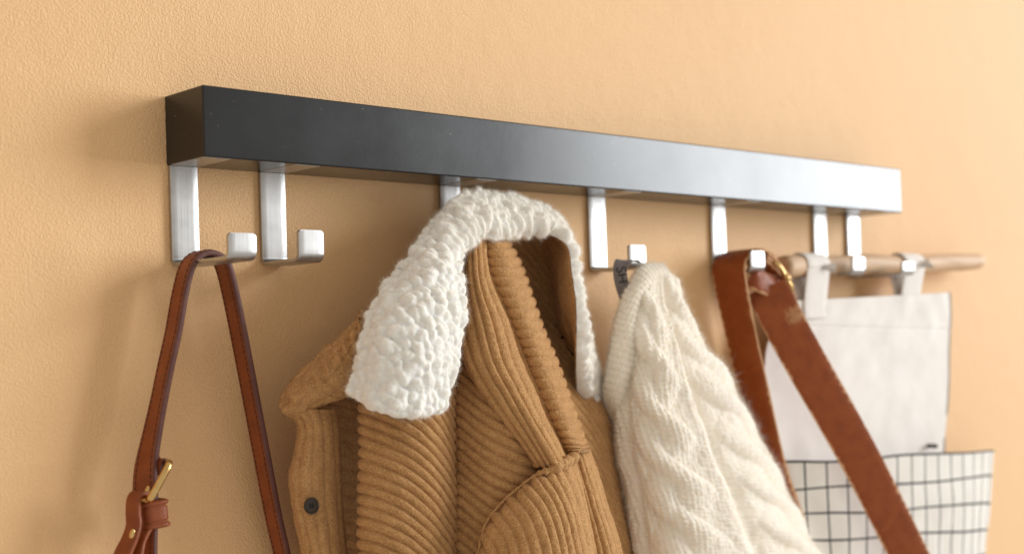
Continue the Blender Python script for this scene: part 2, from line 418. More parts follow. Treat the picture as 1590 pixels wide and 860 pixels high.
hook_labels = ['leftmost hook, with a long arm and a brown strap over it', 'empty hook with a short arm', 'hook behind the sherpa collar', 'hook holding the cream sweater', 'hook holding the wide leather strap', 'hook under the near part of the wooden rod', 'rightmost hook, with a long arm under the wooden rod']
for (x, wd, reach, lip, zb), lb in zip(HX, hook_labels):
    V, F, G, uv = hook_mesh(wd, reach, lip, zb)
    h = mesh_obj('hook', V, F, STEEL, rack); h.data.set_sharp_from_angle(angle=math.radians(28)); h.location = (x+wd/2, 0, 0); h['label'] = lb
    # flange under the bar that carries the strip
    y0, y1 = -.0042, -BD+.0028
    fv, ff, _, _ = ribbon([(0, y0, .0004), (0, (y0+y1)/2, .0004), (0, y1, .0004)], (1, 0, 0), wd/2, .0012, .0002)
    fl = mesh_obj('flange', fv, ff, STEEL, h, smooth_shade=False)

# ------------------------------------------------------------------ narrow brown bag strap on the first hook
strap = thing('bag_strap', 'narrow brown leather bag strap with gold ring looped over the leftmost hook', 'strap', (0, 0, 0))
NY = -.036
near = [(243, 905, NY-.004), (243, 860, NY-.003), (244, 800, NY-.001), (244, 760, NY), (243, 726, NY), (248, 680, NY), (258, 620, NY), (269, 565, NY), (280, 515, NY), (290, 458, NY), (299, 420, NY), (308, 402, NY), (322, 393, NY), (338, 394, NY), (353, 404, NY), (362, 425, NY), (374, 478, NY), (390, 560, NY), (406, 645, NY), (434, 793, NY), (449, 860, NY), (466, 945, NY)]
P = catmull(np.array([at(*p) for p in near]), 190)
SW = .0185
wv = np.tile(np.array([0, 1.0, 0]), (len(P), 1)); tt = np.linspace(0, 1, len(P))
wv[:, 0] = .55*smooth((.30-tt)/.2)*-1
P = P+wv/np.linalg.norm(wv, axis=1, keepdims=True)*SW/2
V, F, G, uv = ribbon(P, wv, SW/2, .0042, .0012)
st = mesh_obj('strap', V, F, [LEATHER, LEATHER_EDGE], strap, uv=uv, mat_idx=G)
def stitches(name, P, wv, off, up, length, r, mat, parent, gap=.55):
    """a row of thread stitches lying on a ribbon"""
    T = np.gradient(P, axis=0); T /= np.linalg.norm(T, axis=1, keepdims=True)
    Wd = np.broadcast_to(np.asarray(wv, float), P.shape).copy(); Wd -= T*np.sum(Wd*T, 1, keepdims=True); Wd /= np.linalg.norm(Wd, axis=1, keepdims=True)
    N = np.cross(T, Wd); Q = P+Wd*off+N*up
    s = np.concatenate([[0], np.cumsum(np.linalg.norm(np.diff(Q, axis=0), axis=1))]); parts = []
    x = 0.0
    while x+length < s[-1]:
        g = np.array([[np.interp(x+length*gap*k/2, s, Q[:, c]) for c in range(3)] for k in range(3)])
        parts.append(tube(g, [r*.6, r, r*.6], 5)); x += length
    V, F = merge(*parts); o = mesh_obj(name, V, F, mat, parent); o['kind'] = 'stuff'; return o
for off in (-.0062, .0062):
    for upz in (-.0023, .0023): stitches('stitching', P, wv, off, upz, .0042, .00035, THREAD, st, .8)
# gold ring, folded strap end, keeper
ring_c = at(243, 747, -.040); a_dir = at(260, 719, -.040)-at(229, 776, -.040); a_half = np.linalg.norm(a_dir)/2; a_dir /= np.linalg.norm(a_dir)
b_dir = np.cross(a_dir, np.array([.5, .84, .05])); b_dir = np.array([.35, .93, .1])-a_dir*np.dot(a_dir, [.35, .93, .1]); b_dir /= np.linalg.norm(b_dir)
pts = []
for k in range(40):
    a = k/40*2*math.pi; ca, sa = math.cos(a), math.sin(a); e = .45
    pts.append(ring_c+a_dir*a_half*math.copysign(abs(ca)**e, ca)+b_dir*.0095*math.copysign(abs(sa)**e, sa))
V, F = tube(pts, .0025, 12, True); mesh_obj('gold_ring', V, F, BRASS, strap)
fold = [(248, 736, -.036), (250, 722, -.038), (255, 714, -.040), (261, 718, -.040), (261, 727, -.038), (256, 738, -.036)]
V, F, G, uv = ribbon(catmull(np.array([at(*p) for p in fold]), 40)+np.array([0, .004, 0]), (-.2, 1, 0), .0042, .0020, .0007)
mesh_obj('strap_fold', V, F, [LEATHER, LEATHER_EDGE], strap, uv=uv, mat_idx=G)
end = [(246, 800, -.040), (241, 784, -.041), (232, 770, -.042), (222, 766, -.043), (216, 776, -.044), (215, 796, -.044), (216, 815, -.045), (210, 836, -.046), (200, 858, -.047), (193, 880, -.048)]
EP = catmull(np.array([at(*p) for p in end]), 70)
V, F, G, uv = ribbon(EP+np.array([-.001, .005, 0]), (-.5, 1, 0), np.interp(np.linspace(0, 1, 70), [0, .3, .7, 1], [.004, .0048, .0056, .0068]), .0034, .001)
se = mesh_obj('strap_end', V, F, LEATHER, strap, uv=uv)
end2 = [(250, 792, -.038), (240, 806, -.04), (228, 822, -.042), (218, 842, -.044), (214, 862, -.046), (211, 885, -.047)]
V, F, G, uv = ribbon(catmull(np.array([at(*p) for p in end2]), 40)+np.array([.001, .006, 0]), (-.4, 1, 0), .0065, .003, .001)
mesh_obj('strap_lining', V, F, LEATHER, strap, uv=uv)
# rivet: a small brass dome on the strap end
rc = at(205, 828, -.0515); dv = (CAM-rc)/np.linalg.norm(CAM-rc)
RV = []; RF = []
for i in range(4):
    for j in range(16):
        a = j/16*2*math.pi; r_ = .0032*math.cos(i/4*math.pi/2); RV.append(rc+RT*r_*.55*math.cos(a)+UP*r_*math.sin(a)+RT*r_*.25*math.sin(a)+dv*.0016*math.sin(i/4*math.pi/2))
RV.append(rc+dv*.0016)
for i in range(3):
    for j in range(16): RF.append((i*16+j, i*16+(j+1) % 16, (i+1)*16+(j+1) % 16, (i+1)*16+j))
for j in range(16): RF.append((48+j, 48+(j+1) % 16, 64))
mesh_obj('rivet', RV, RF, BRASS, se)
# keeper: a band round the strap, with two raised welts
kc = at(234, 797, -.032); kx = at(254, 793, -.032)-at(215, 800, -.032); kh = np.linalg.norm(kx)/2; kx /= np.linalg.norm(kx); ky = np.array([.45, .89, 0]); ky -= kx*np.dot(kx, ky); ky /= np.linalg.norm(ky); kz = np.cross(kx, ky); kz *= np.sign(kz[2])
KH = .0092; V = []; F = []; nv, na = 25, 40
for i in range(nv):
    t = -1+2*i/(nv-1); pr = .0009*math.exp(-((abs(t)-.8)/.17)**2)-.0012*math.exp(-((abs(t)-.55)/.06)**2)-.0012*max(0, abs(t)-.93)/.07
    for j in range(na):
        a = j/na*2*math.pi; e = .5; ca, sa = math.cos(a), math.sin(a)
        V.append(kc+kx*(kh+pr)*math.copysign(abs(ca)**e, ca)+ky*(.0105+pr)*math.copysign(abs(sa)**e, sa)+kz*KH*t)
F = [tuple(q) for q in grid_faces(nv, na, wrap=True)]
kp = mesh_obj('keeper', V, F, LEATHER, strap)
md = kp.modifiers.new('thickness', 'SOLIDIFY'); md.thickness = .0015; md.offset = -1
settle(strap, tuple(at(243, 905, NY)))

# ------------------------------------------------------------------ corduroy jacket with sherpa collar
jacket = thing('corduroy_jacket', 'tan corduroy jacket with white sherpa collar hanging from the third hook', 'jacket', (0, 0, 0))
def z4(x, y): return (420+x/2.839, 560+y/2.839)
def wale(w, amp, p=2.7): f = w-np.floor(w); return amp*(1-np.abs(2*f-1)**p)
FUZZ = []
def cord(name, rows, nr, nc, wales, amp, along='rows', thick=.0018, jitter=.12, fuzz=0, shear=0.0, extra=None, parent=None, seed=1, phase=0.0):
    """a corduroy panel; along = 'rows' puts one wale after another going down the rows, 'cols' across them"""
    V = surf(rows, nr, nc); S, T = np.meshgrid(np.linspace(0, 1, nr), np.linspace(0, 1, nc), indexing='ij')
    A, B = arclen(V); n, s = gnorm(V)
    q = S if along == 'rows' else T
    wv_ = q*wales+phase+shear*(T if along == 'rows' else S)+jitter*fbm(A*40, B*40, seed, 2)
    ridge = wale(wv_, amp)
    h = ridge*(1+.25*fbm(A*160, B*160, seed+3, 2)) + .0022*fbm(A*22, B*22, seed+7, 2) + .00045*fbm(A*700, B*700, seed+9, 2)
    if extra is not None: h = h+extra(S, T, A, B)
    V2 = V+n*h[..., None]
    o = sheet(name, V2, CORD, parent or jacket, thick)
    if fuzz: FUZZ.append((V2, gnorm(V2)[0], fuzz, o, np.clip(ridge/amp, 0.02, 1)**1.5))
    return o

# front panel: wales run from the folded left edge, over a bulge, into a crease and on to the shoulder seam
cx_ = [440, 414, 403, 425, 500, 600, 700, 770, 812, 845, 950, 1050, 1170, 1240]
cd_ = [-8, -5, 0, 6, 30, 82, 168, 258, 340, 366, 450, 505, 545, 560]
cY_ = [-.052, -.064, -.076, -.084, -.093, -.101, -.104, -.096, -.083, -.091, -.109, -.119, -.123, -.119]
def leaf_left(v): return np.interp(v, [300, 325, 362, 408, 452, 492, 530, 572, 606], [760, 700, 665, 627, 594, 574, 562, 550, 537])+22
rows = []
for yl in (-650, -450, -250, -50, 150, 350, 550, 750, 950, 1150):
    r = []
    for x, d, Y in zip(cx_, cd_, cY_):
        u, v = z4(x, yl+d)
        k = np.clip((640-v)/250, 0, 1)
        Y2 = Y*(1-k)+(-.062)*k*(.75 if x < 500 else 1)
        if v < 725: u = min(u, np.interp(v, [430, 500, 562, 631, 702, 722], [714, 716, 728, 772, 825, 836])+20+(x-1170)*.02)
        if v < 590: u = max(u, leaf_left(v)+(x-403)*.02)
        r.append((u, v, Y2))
    rows.append(r)
cord('front_panel', rows, 520, 200, 36, .0029, 'rows', fuzz=26000, seed=2, phase=.35)

# lining side of the other front, in the dark behind
rows = [[(490, v, -.026), (525, v+6, -.018), (560, v+14, -.016), (620, v+24, -.02)] for v in (585, 640, 720, 800, 880, 960)]
cord('inner_facing', rows, 260, 60, 20, .0014, 'rows', fuzz=0, seed=11)
# button placket with its turned edge
lu = [(447, 634), (464, 660), (460, 705), (453, 736), (456, 771), (462, 807), (473, 859), (488, 935)]
ru = [508, 513, 515, 516, 519, 522, 526, 532]
rows = []
for (u, v), r in zip(lu, ru):
    rows.append([(u+9, v, -.040), (u+1.5, v, -.044), (u+3, v, -.052), (u+12, v, -.058), (u+(r-u)*.5, v+1, -.061), (u+(r-u)*.8, v+2, -.059), (r+5, v+2, -.054), (r+11, v+2, -.044)])
plk = cord('placket', rows, 220, 110, 7.2, .0021, 'cols', fuzz=9000, seed=5)
# button
bc = at(484, 785, -.0655); bn = (CAM-bc)/np.linalg.norm(CAM-bc); bn = bn+np.array([-.25, 0, .05]); bn /= np.linalg.norm(bn); bx = np.cross((0, 0, 1), bn); bx /= np.linalg.norm(bx); bz = np.cross(bn, bx)
prof = [(0, .0006), (.0034, .0006), (.0042, .0009), (.0047, .0019), (.0053, .0021), (.0058, .0014), (.0059, .0003), (.0056, -.0008)]
V = []; F = []; S = 28
for r_, h_ in prof:
    for j in range(S): a = j/S*2*math.pi; V.append(bc+bx*r_*math.cos(a)*.92+bz*r_*math.sin(a)+bn*h_)
F = [tuple(q) for q in grid_faces(len(prof), S, wrap=True)]
btn = mesh_obj('button', V, F, HORN, plk)
pth = []
for sx in (-1, 1):
    g = [bc+bx*.0009*sx+bz*.0017*t+bn*.0010 for t in (-1, -.5, 0, .5, 1)]; pth.append(tube(g, [.0003, .0005, .0006, .0005, .0003], 6))
V, F = merge(*pth); mesh_obj('thread', V, F, INK, btn)

# shoulder yoke: wales fan out from under the collar down to the shoulder point
L_ = [(716, 372), (714, 430), (716, 500), (728, 562), (772, 631), (825, 702), (836, 722)]
R_ = [(757, 366), (764, 430), (795, 500), (818, 560), (846, 630), (876, 701), (889, 720)]
Yl = [-.056, -.068, -.082, -.1, -.118, -.130, -.131]; Ym = [-.069, -.084, -.1, -.114, -.129, -.141, -.141]; Yr = [-.058, -.074, -.09, -.102, -.114, -.122, -.122]
rows = []
for (a, b), (c, d), y0, y1, y2 in zip(L_, R_, Yl, Ym, Yr):
    rows.append([(a-3, b, y0+.012), (a, b, y0), (a*.7+c*.3, b*.7+d*.3, y1*.75+y0*.25), (a*.4+c*.6, b*.4+d*.6, y1), (a*.1+c*.9, b*.1+d*.9, y2-.002), (c, d, y2+.006)])
def yoke_x(S, T, A, B): return -.006*np.exp(-((T-.30)/.05)**2)*np.clip(1-S*2.6, 0, 1)
cord('shoulder_yoke', rows, 340, 190, 9.4, .0028, 'cols', fuzz=16000, seed=21, extra=yoke_x, phase=.5)
# rear shoulder fold: short cross wales
L_ = [(744, 372), (757, 430), (787, 500), (812, 560), (840, 630), (868, 685), (874, 697)]
R_ = [(791, 368), (817, 430), (840, 498), (866, 560), (890, 628), (911, 688), (917, 699)]
rows = []
for k, ((a, b), (c, d)) in enumerate(zip(L_, R_)):
    y0 = [-.056, -.072, -.087, -.099, -.110, -.118, -.118][k]; y1 = [-.067, -.083, -.099, -.111, -.122, -.129, -.129][k]; y2 = [-.052, -.066, -.081, -.093, -.105, -.112, -.112][k]
    rows.append([(a, b, y0), (a*.65+c*.35, b*.65+d*.35+2, y1), (a*.3+c*.7, b*.3+d*.7+3, y1), (a*.07+c*.93, b*.07+d*.93+2, y2), (c-2, d, y2+.016)])
cord('rear_yoke', rows, 380, 110, 25, .0023, 'rows', fuzz=12000, seed=31)
# rear sleeve below it
rows = [[(866, 684, -.108), (882, 688, -.118), (899, 692, -.119), (912, 697, -.104), (910, 699, -.088)],
        [(878, 730, -.112), (894, 732, -.122), (912, 734, -.123), (926, 738, -.107), (922, 742, -.088)],
        [(888, 780, -.116), (908, 782, -.126), (928, 785, -.127), (941, 788, -.110), (936, 790, -.09)],
        [(900, 850, -.12), (925, 850, -.128), (948, 853, -.129), (963, 858, -.112), (958, 858, -.09)],
        [(920, 950, -.12), (945, 950, -.13), (972, 953, -.131), (990, 958, -.114), (984, 958, -.09)]]
cord('rear_sleeve', rows, 240, 120, 8.5, .0022, 'cols', fuzz=8000, seed=41)
# far side of the jacket, turned away from us
rows = [[(770, 352, -.030), (806, 350, -.018), (838, 352, -.018), (864, 362, -.042), (884, 368, -.050)],
        [(790, 430, -.034), (826, 428, -.018), (852, 430, -.020), (872, 430, -.050), (888, 432, -.058)],
        [(814, 500, -.044), (846, 496, -.024), (866, 500, -.028), (880, 504, -.054), (895, 506, -.060)],
        [(845, 570, -.058), (874, 564, -.046), (894, 566, -.046), (914, 575, -.048), (934, 590, -.040)],
        [(872, 650, -.072), (900, 643, -.064), (922, 643, -.060), (942, 648, -.052), (957, 656, -.040)],
        [(900, 740, -.076), (926, 733, -.070), (944, 735, -.063), (960, 738, -.054), (973, 744, -.042)],
        [(930, 850, -.080), (954, 843, -.072), (971, 846, -.065), (985, 850, -.056), (997, 856, -.043)],
        [(955, 960, -.082), (979, 953, -.074), (996, 955, -.066), (1008, 960, -.056), (1019, 966, -.043)]]
cord('far_panel', rows, 380, 120, 24, .0022, 'rows', shear=-9, fuzz=6000, seed=51)
# sleeve hanging from the arm seam
seam = [(745, 864), (756, 818), (780, 785), (808, 760), (835, 740), (862, 729), (890, 713)]
r1 = [(752, 886), (776, 850), (806, 822), (837, 800), (864, 788), (887, 777), (906, 769)]
r2 = [(756, 930), (786, 905), (820, 880), (855, 860), (882, 850), (905, 845), (921, 842)]
r3 = [(760, 985), (795, 985), (830, 985), (872, 985), (902, 985), (928, 985), (948, 985)]
Y0 = [-.112, -.116, -.121, -.126, -.130, -.133, -.121]; Y1 = [-.120, -.133, -.141, -.147, -.149, -.145, -.125]; Y2 = [-.122, -.137, -.147, -.152, -.152, -.146, -.125]
def mk(pp, Y, dY=0): return [(u, v, y+dY) for (u, v), y in zip(pp, Y)]
seam_in = [(u-2, v-4) for u, v in seam]; seam_out = [(u*.8+a*.2, v*.8+b*.2) for (u, v), (a, b) in zip(seam, r1)]
Ys = [y*.6+z*.4-.003 for y, z in zip(Y0, Y1)]
rows = []
for pp, Y in ((seam_in, [y+.012 for y in Y0]), (seam, Y0), (seam_out, Ys), (r1, Y1), (r2, Y2), (r3, Y2)):
    m_ = mk(pp, Y); u, v, y = m_[-1]; rows.append(m_+[(u-2, v+2, y+.022)])
def pucker(S, T, A, B): return .0022*np.exp(-((S-.28)/.10)**2)*np.cos(T*2*math.pi*9)*.6
cord('sleeve', rows, 260, 280, 16, .0023, 'cols', fuzz=14000, seed=61, extra=pucker)
# stitched welt along the arm seam
sp = catmull(np.array([at(u-3, v-3, y-.004) for (u, v), y in zip(seam, Y0)]), 90)
sp += (fbm(np.arange(90)*.35, np.zeros(90), 3, 2)*.0016)[:, None]*np.array([.2, -.7, .6])
sr = smooth((np.arange(90)-52)/22.0); sp += sr[:, None]*np.array([-.001, -.005, .001]); V, F = tube(sp, .0011+.0026*sr+(.0002+.0010*sr)*np.sin(np.arange(90)*1.15+2*np.sin(np.arange(90)*.31)), 9); mesh_obj('arm_seam', V, F, CORD, jacket)

# corduroy roll of the collar stand on the left
rows = [[(570, 486, -.070), (563, 490, -.080), (560, 505, -.086), (562, 530, -.082), (572, 540, -.074)],
        [(540, 516, -.062), (534, 524, -.072), (536, 545, -.080), (550, 572, -.078), (562, 582, -.068)],
        [(506, 548, -.054), (498, 558, -.064), (504, 585, -.074), (528, 606, -.072), (545, 606, -.062)],
        [(472, 580, -.047), (462, 592, -.056), (468, 612, -.066), (500, 622, -.066), (520, 618, -.056)],
        [(452, 602, -.042), (443, 618, -.048), (450, 634, -.058), (478, 634, -.060), (498, 628, -.05)],
        [(452, 620, -.040), (444, 630, -.044), (450, 642, -.052), (470, 644, -.054), (488, 636, -.046)]]
def crumple(S, T, A, B): return .0028*fbm(A*110, B*55, 8, 3)+.0016*np.cos(A*700+3*fbm(A*60, B*60, 18, 2))*np.exp(-((T-.45)/.1)**2)
cord('collar_stand', rows, 200, 120, 7, .0018, 'cols', fuzz=7000, seed=71, extra=crumple, jitter=.5)

# sherpa collar band: leaf, over the hook, down the far side
st_ = [[(541, 610, -.095), (580, 637, -.116), (635, 648, -.124), (684, 640, -.119)],
       [(550, 576, -.095), (600, 588, -.119), (655, 592, -.126), (701, 588, -.119)],
       [(560, 532, -.093), (612, 536, -.117), (668, 538, -.124), (713, 536, -.115)],
       [(571, 494, -.089), (622, 493, -.112), (675, 492, -.118), (720, 492, -.109)],
       [(592, 453, -.082), (640, 452, -.103), (688, 450, -.108), (717, 452, -.101)],
       [(626, 409, -.072), (662, 410, -.091), (694, 412, -.097), (711, 416, -.091)],
       [(663, 364, -.060), (684, 372, -.078), (702, 384, -.086), (713, 396, -.081)],
       [(697, 329, -.047), (709, 342, -.068), (721, 362, -.077), (729, 377, -.072)],
       [(736, 311, -.038), (739, 328, -.062), (743, 350, -.072), (749, 370, -.067)],
       [(785, 313, -.034), (786, 328, -.058), (786, 348, -.068), (789, 368, -.063)],
       [(829, 328, -.034), (830, 338, -.056), (828, 350, -.066), (829, 363, -.062)],
       [(856, 350, -.038), (862, 353, -.054), (862, 359, -.067), (861, 367, -.072)],
       [(867, 375, -.044), (874, 378, -.058), (879, 381, -.070), (882, 385, -.079)],
       [(868, 422, -.050), (875, 422, -.063), (882, 423, -.076), (888, 424, -.086)],
       [(873, 480, -.052), (881, 480, -.065), (888, 480, -.078), (895, 480, -.089)],
       [(900, 545, -.048), (900, 548, -.058), (898, 551, -.070), (895, 553, -.082)],
       [(922, 588, -.040), (914, 592, -.046), (904, 596, -.054), (896, 599, -.062)],
       [(938, 636, -.018), (926, 640, -.022), (914, 644, -.026), (904, 648, -.030)]]
NR, NC = 820, 220
V0 = surf(st_, NR, NC); A, B = arclen(V0); nC, sC = gnorm(V0, (NR//6, NC//2))
dB = np.minimum(np.linalg.norm(V0-V0[:, :1], axis=2), np.linalg.norm(V0-V0[:, -1:], axis=2))
dA = np.minimum(A, A.max()-A); edge = np.minimum(dA, dB)
prof_e = np.sqrt(np.clip(1-(1-np.clip(edge/.0048, 0, 1))**2, 0, 1))
# local metric coordinate across the band keeps the curls round where the band narrows
Bl = np.concatenate([np.zeros((NR, 1)), np.cumsum(np.linalg.norm(np.diff(V0, axis=1), axis=2), axis=1)], 1); Bl = Bl-Bl[:, NC//2:NC//2+1]
wx = A+.0022*fbm(A*90, Bl*90, 91, 2); wy = Bl+.0022*fbm(A*90, Bl*90, 95, 2)
top = smooth((A-A.max()*.26)/(A.max()*.14))           # loose curls over the hook, flatter nap on the leaf
Pw = V0+.0016*np.stack([fbm(A*120, Bl*120, 91+q, 2) for q in range(3)], -1)
dome = lumps(Pw/.0070, 3, 7.0); dome = np.clip((dome+.35)/1.25, 0, 1)
dome2 = np.clip((lumps(Pw/.0040+7, 8, 6.0)+.35)/1.25, 0, 1)
right = smooth((A-A.max()*.62)/(A.max()*.1))
h = .0020+.0028*right+(.0047+.0022*top)*dome+(.0012+.0010*top)*dome2+.003*fbm(A*35, Bl*35, 39, 2)
out = V0-V0[:, NC//2:NC//2+1]; out /= np.linalg.norm(out, axis=2, keepdims=True)+1e-9
lat = (.0026*(dome-.35)+.0012*fbm(A*200, Bl*200, 37, 2))*np.exp(-dB/.0035)
tipd = V0[0, :]-V0[25, :]; tipd /= np.linalg.norm(tipd, axis=1, keepdims=True)
lat2 = (.0026*(dome-.35)+.0012*fbm(A*200, Bl*200, 38, 2))*np.exp(-A/.0035)
Vs = V0+nC*(h*prof_e)[..., None]+out*lat[..., None]+tipd[None]*lat2[..., None]
collar = sheet('sherpa_collar', Vs, SHERPA, jacket, .0012, ref=(NR//6, NC//2))
nS, _ = gnorm(Vs, (NR//6, NC//2))
# tufts lean out of the band
mask = (.25+dome)*(.6+.9*top)
Pf, Nf = sample(Vs, nS*.55+nC*.45, 115000, mask); strands('sherpa_fuzz', Pf, Nf, .0021, .00011, 1.0, SHERPA_FIBRE, collar, droop=.1, curl=1.2)
Vu = V0-nC*.0007
nU, sU = gnorm(Vu, (NR//6, NC//2))
uw = wale(Bl/.0062+.2*fbm(A*30, Bl*30, 4, 2), .0011)
Vu2 = Vu[::2, ::2]-nU[::2, ::2]*(uw*prof_e)[::2, ::2][..., None]
under = sheet('under_collar', Vu2, CORD, jacket, -.0010, ref=(NR//12, NC//4))
FUZZ.append((Vu2, -nU[::2, ::2], 9000, under, None))
for Vq, Nq, kq, oq, mk_ in FUZZ:
    Pf, Nf = sample(Vq, Nq, kq, mk_); strands('pile', Pf, Nf, .0010, .00013, .6, CORD_FIBRE, oq, curl=.4)
settle(jacket, tuple(at(720, 950, -.08)))

# ------------------------------------------------------------------ cream cable-knit sweater
sweater = thing('knit_sweater', 'fluffy cream cable knit sweater hanging beside the corduroy jacket', 'sweater', (0, 0, 0))
rows = [[(990, 440, -.040), (986, 430, -.052), (998, 420, -.060), (1018, 416, -.062), (1036, 419, -.058), (1045, 430, -.048), (1042, 440, -.038)],
        [(976, 468, -.040), (970, 466, -.054), (988, 458, -.066), (1015, 455, -.072), (1038, 456, -.066), (1051, 460, -.050), (1048, 464, -.036)],
        [(966, 522, -.040), (960, 520, -.056), (986, 516, -.076), (1022, 515, -.086), (1052, 516, -.078), (1072, 520, -.054), (1068, 524, -.036)],
        [(956, 592, -.040), (948, 592, -.058), (985, 590, -.084), (1036, 590, -.098), (1088, 590, -.088), (1126, 592, -.056), (1120, 596, -.034)],
        [(958, 672, -.040), (950, 672, -.058), (990, 674, -.088), (1058, 676, -.106), (1130, 677, -.094), (1174, 680, -.058), (1168, 684, -.034)],
        [(972, 767, -.040), (964, 767, -.058), (1004, 768, -.090), (1086, 768, -.110), (1174, 769, -.098), (1220, 772, -.058), (1214, 776, -.034)],
        [(988, 860, -.040), (978, 860, -.058), (1020, 860, -.090), (1110, 860, -.112), (1212, 860, -.100), (1268, 862, -.058), (1262, 866, -.034)],
        [(1004, 960, -.040), (994, 960, -.058), (1036, 960, -.090), (1136, 960, -.112), (1252, 960, -.100), (1318, 962, -.058), (1312, 966, -.034)]]
NR, NC = 470, 290
V0 = surf(rows, NR, NC); S, T = np.meshgrid(np.linspace(0, 1, NR), np.linspace(0, 1, NC), indexing='ij'); A, B = arclen(V0); n0, _ = gnorm(V0)
def cable(T, c, wd, period, amp, ph=0):
    """two fat strands crossing over each other along the line T = c"""
    x = (T-c)/wd; a = 2*math.pi*(A/period)+ph; h = np.zeros_like(T)
    for k in (0, 1):
        p = a+k*math.pi; cx = .50*np.sin(p); over = .72+.38*np.cos(p)
        h = np.maximum(h, over*np.clip(1-((x-cx)/.52)**2, 0, 1)**.7)
    return amp*h
Bl = np.concatenate([np.zeros((NR, 1)), np.cumsum(np.linalg.norm(np.diff(V0, axis=1), axis=2), axis=1)], 1); Bl = Bl-Bl[:, NC//2:NC//2+1]
wob = .030*fbm(A*14, B*10, 5, 2)
c1 = .735+.02*S+wob; c2 = .40+.05*S+wob*1.3
h = cable(T, c1, .105, .092, .0090)+cable(T, c2, .115, .108, .0072, 1.3)
for cc, wd_, am in ((.60, .018, -.0055), (.565, .026, .0045), (.275, .02, -.003), (.85, .016, -.004), (.885, .024, .0035), (.215, .026, .003)):
    h += am*np.exp(-((T-cc-.02*S-wob)/wd_)**2)
# loose stitches, felted together
px_ = Bl/.0052+.5*fbm(A*60, Bl*60, 61, 2); ph_ = np.abs((px_-np.floor(px_))-.5)
h += (.0005*np.sin(2*math.pi*(A/.0046+ph_*.9+.9*fbm(A*70, Bl*70, 63, 2)))*np.clip(ph_*4, .2, 1)+.0004*np.cos(2*math.pi*px_))*(.6+1.6*np.abs(fbm(A*45, Bl*45, 65, 2)))
F1, F2, ID = worley(A/.0095+.6*fbm(A*90, Bl*90, 71, 2), Bl/.0075+.6*fbm(A*90, Bl*90, 73, 2), 21)
h += .0010*np.clip(1-(F1/.85)**2, 0, 1)*(.4+ID)
h += .008*fbm(A*16, B*16, 44, 2)+.0007*fbm(A*240, Bl*240, 46, 3)
fade = smooth(S/.05); h = h*fade*(.45+.55*smooth(S/.3))
# a long drag fold from the hanging point
h += -.009*np.exp(-((T-(.62-.02*S)-wob)/.030)**2)*smooth(S/.1)*(1-.6*S)
Vk = V0+n0*h[..., None]
body = sheet('body', Vk, KNIT, sweater, .003)
nk, _ = gnorm(Vk)
Pf, Nf = sample(Vk, nk, 60000); strands('fuzz', Pf, Nf, .0046, .00011, .8, KNIT_FIBRE, body, curl=1.0)
Pf, Nf = sample(Vk, nk, 9000); strands('long_fuzz', Pf, Nf, .0075, .00008, .8, KNIT_FIBRE, body, curl=1.2)
# ribbed neckband down the left side
rows = [[(1022, 414, -0.046), (1028, 412, -0.056), (1036, 424, -0.062), (1030, 438, -0.044)],
        [(1000, 416, -0.048), (1003, 416, -0.060), (1014, 432, -0.068), (1022, 450, -0.050)],
        [(980, 434, -0.050), (980, 438, -0.063), (998, 452, -0.073), (1012, 470, -0.057)],
        [(966, 464, -0.052), (966, 470, -0.066), (988, 482, -0.077), (1006, 496, -0.063)],
        [(958, 508, -0.053), (957, 514, -0.068), (980, 524, -0.081), (1000, 536, -0.069)],
        [(948, 556, -0.054), (946, 562, -0.069), (968, 572, -0.082), (990, 582, -0.072)],
        [(941, 602, -0.050), (940, 608, -0.062), (960, 620, -0.073), (982, 630, -0.064)],
        [(948, 650, -0.036), (948, 656, -0.044), (964, 668, -0.054), (982, 676, -0.046)]]
NR, NC = 330, 100
V0 = surf(rows, NR, NC); A, B = arclen(V0); n0, _ = gnorm(V0); S, T = np.meshgrid(np.linspace(0, 1, NR), np.linspace(0, 1, NC), indexing='ij')
h = wale(A/.0058+.3*fbm(A*40, B*40, 6, 2)+.8*T, .0015, 2.0)*(.7+.5*fbm(A*120, B*120, 7, 2))+.0004*np.sin(B/.0030*2*math.pi+np.floor(A/.0058)*2.1+4*fbm(A*80, B*80, 10, 2))+.003*fbm(A*30, B*30, 9, 2)
Vn = V0+n0*h[..., None]; nb = sheet('neckband', Vn, KNIT, sweater, .0035)
Pf, Nf = sample(Vn, gnorm(Vn)[0], 20000); strands('fuzz', Pf, Nf, .0034, .00011, .8, KNIT_FIBRE, nb, curl=1.0)
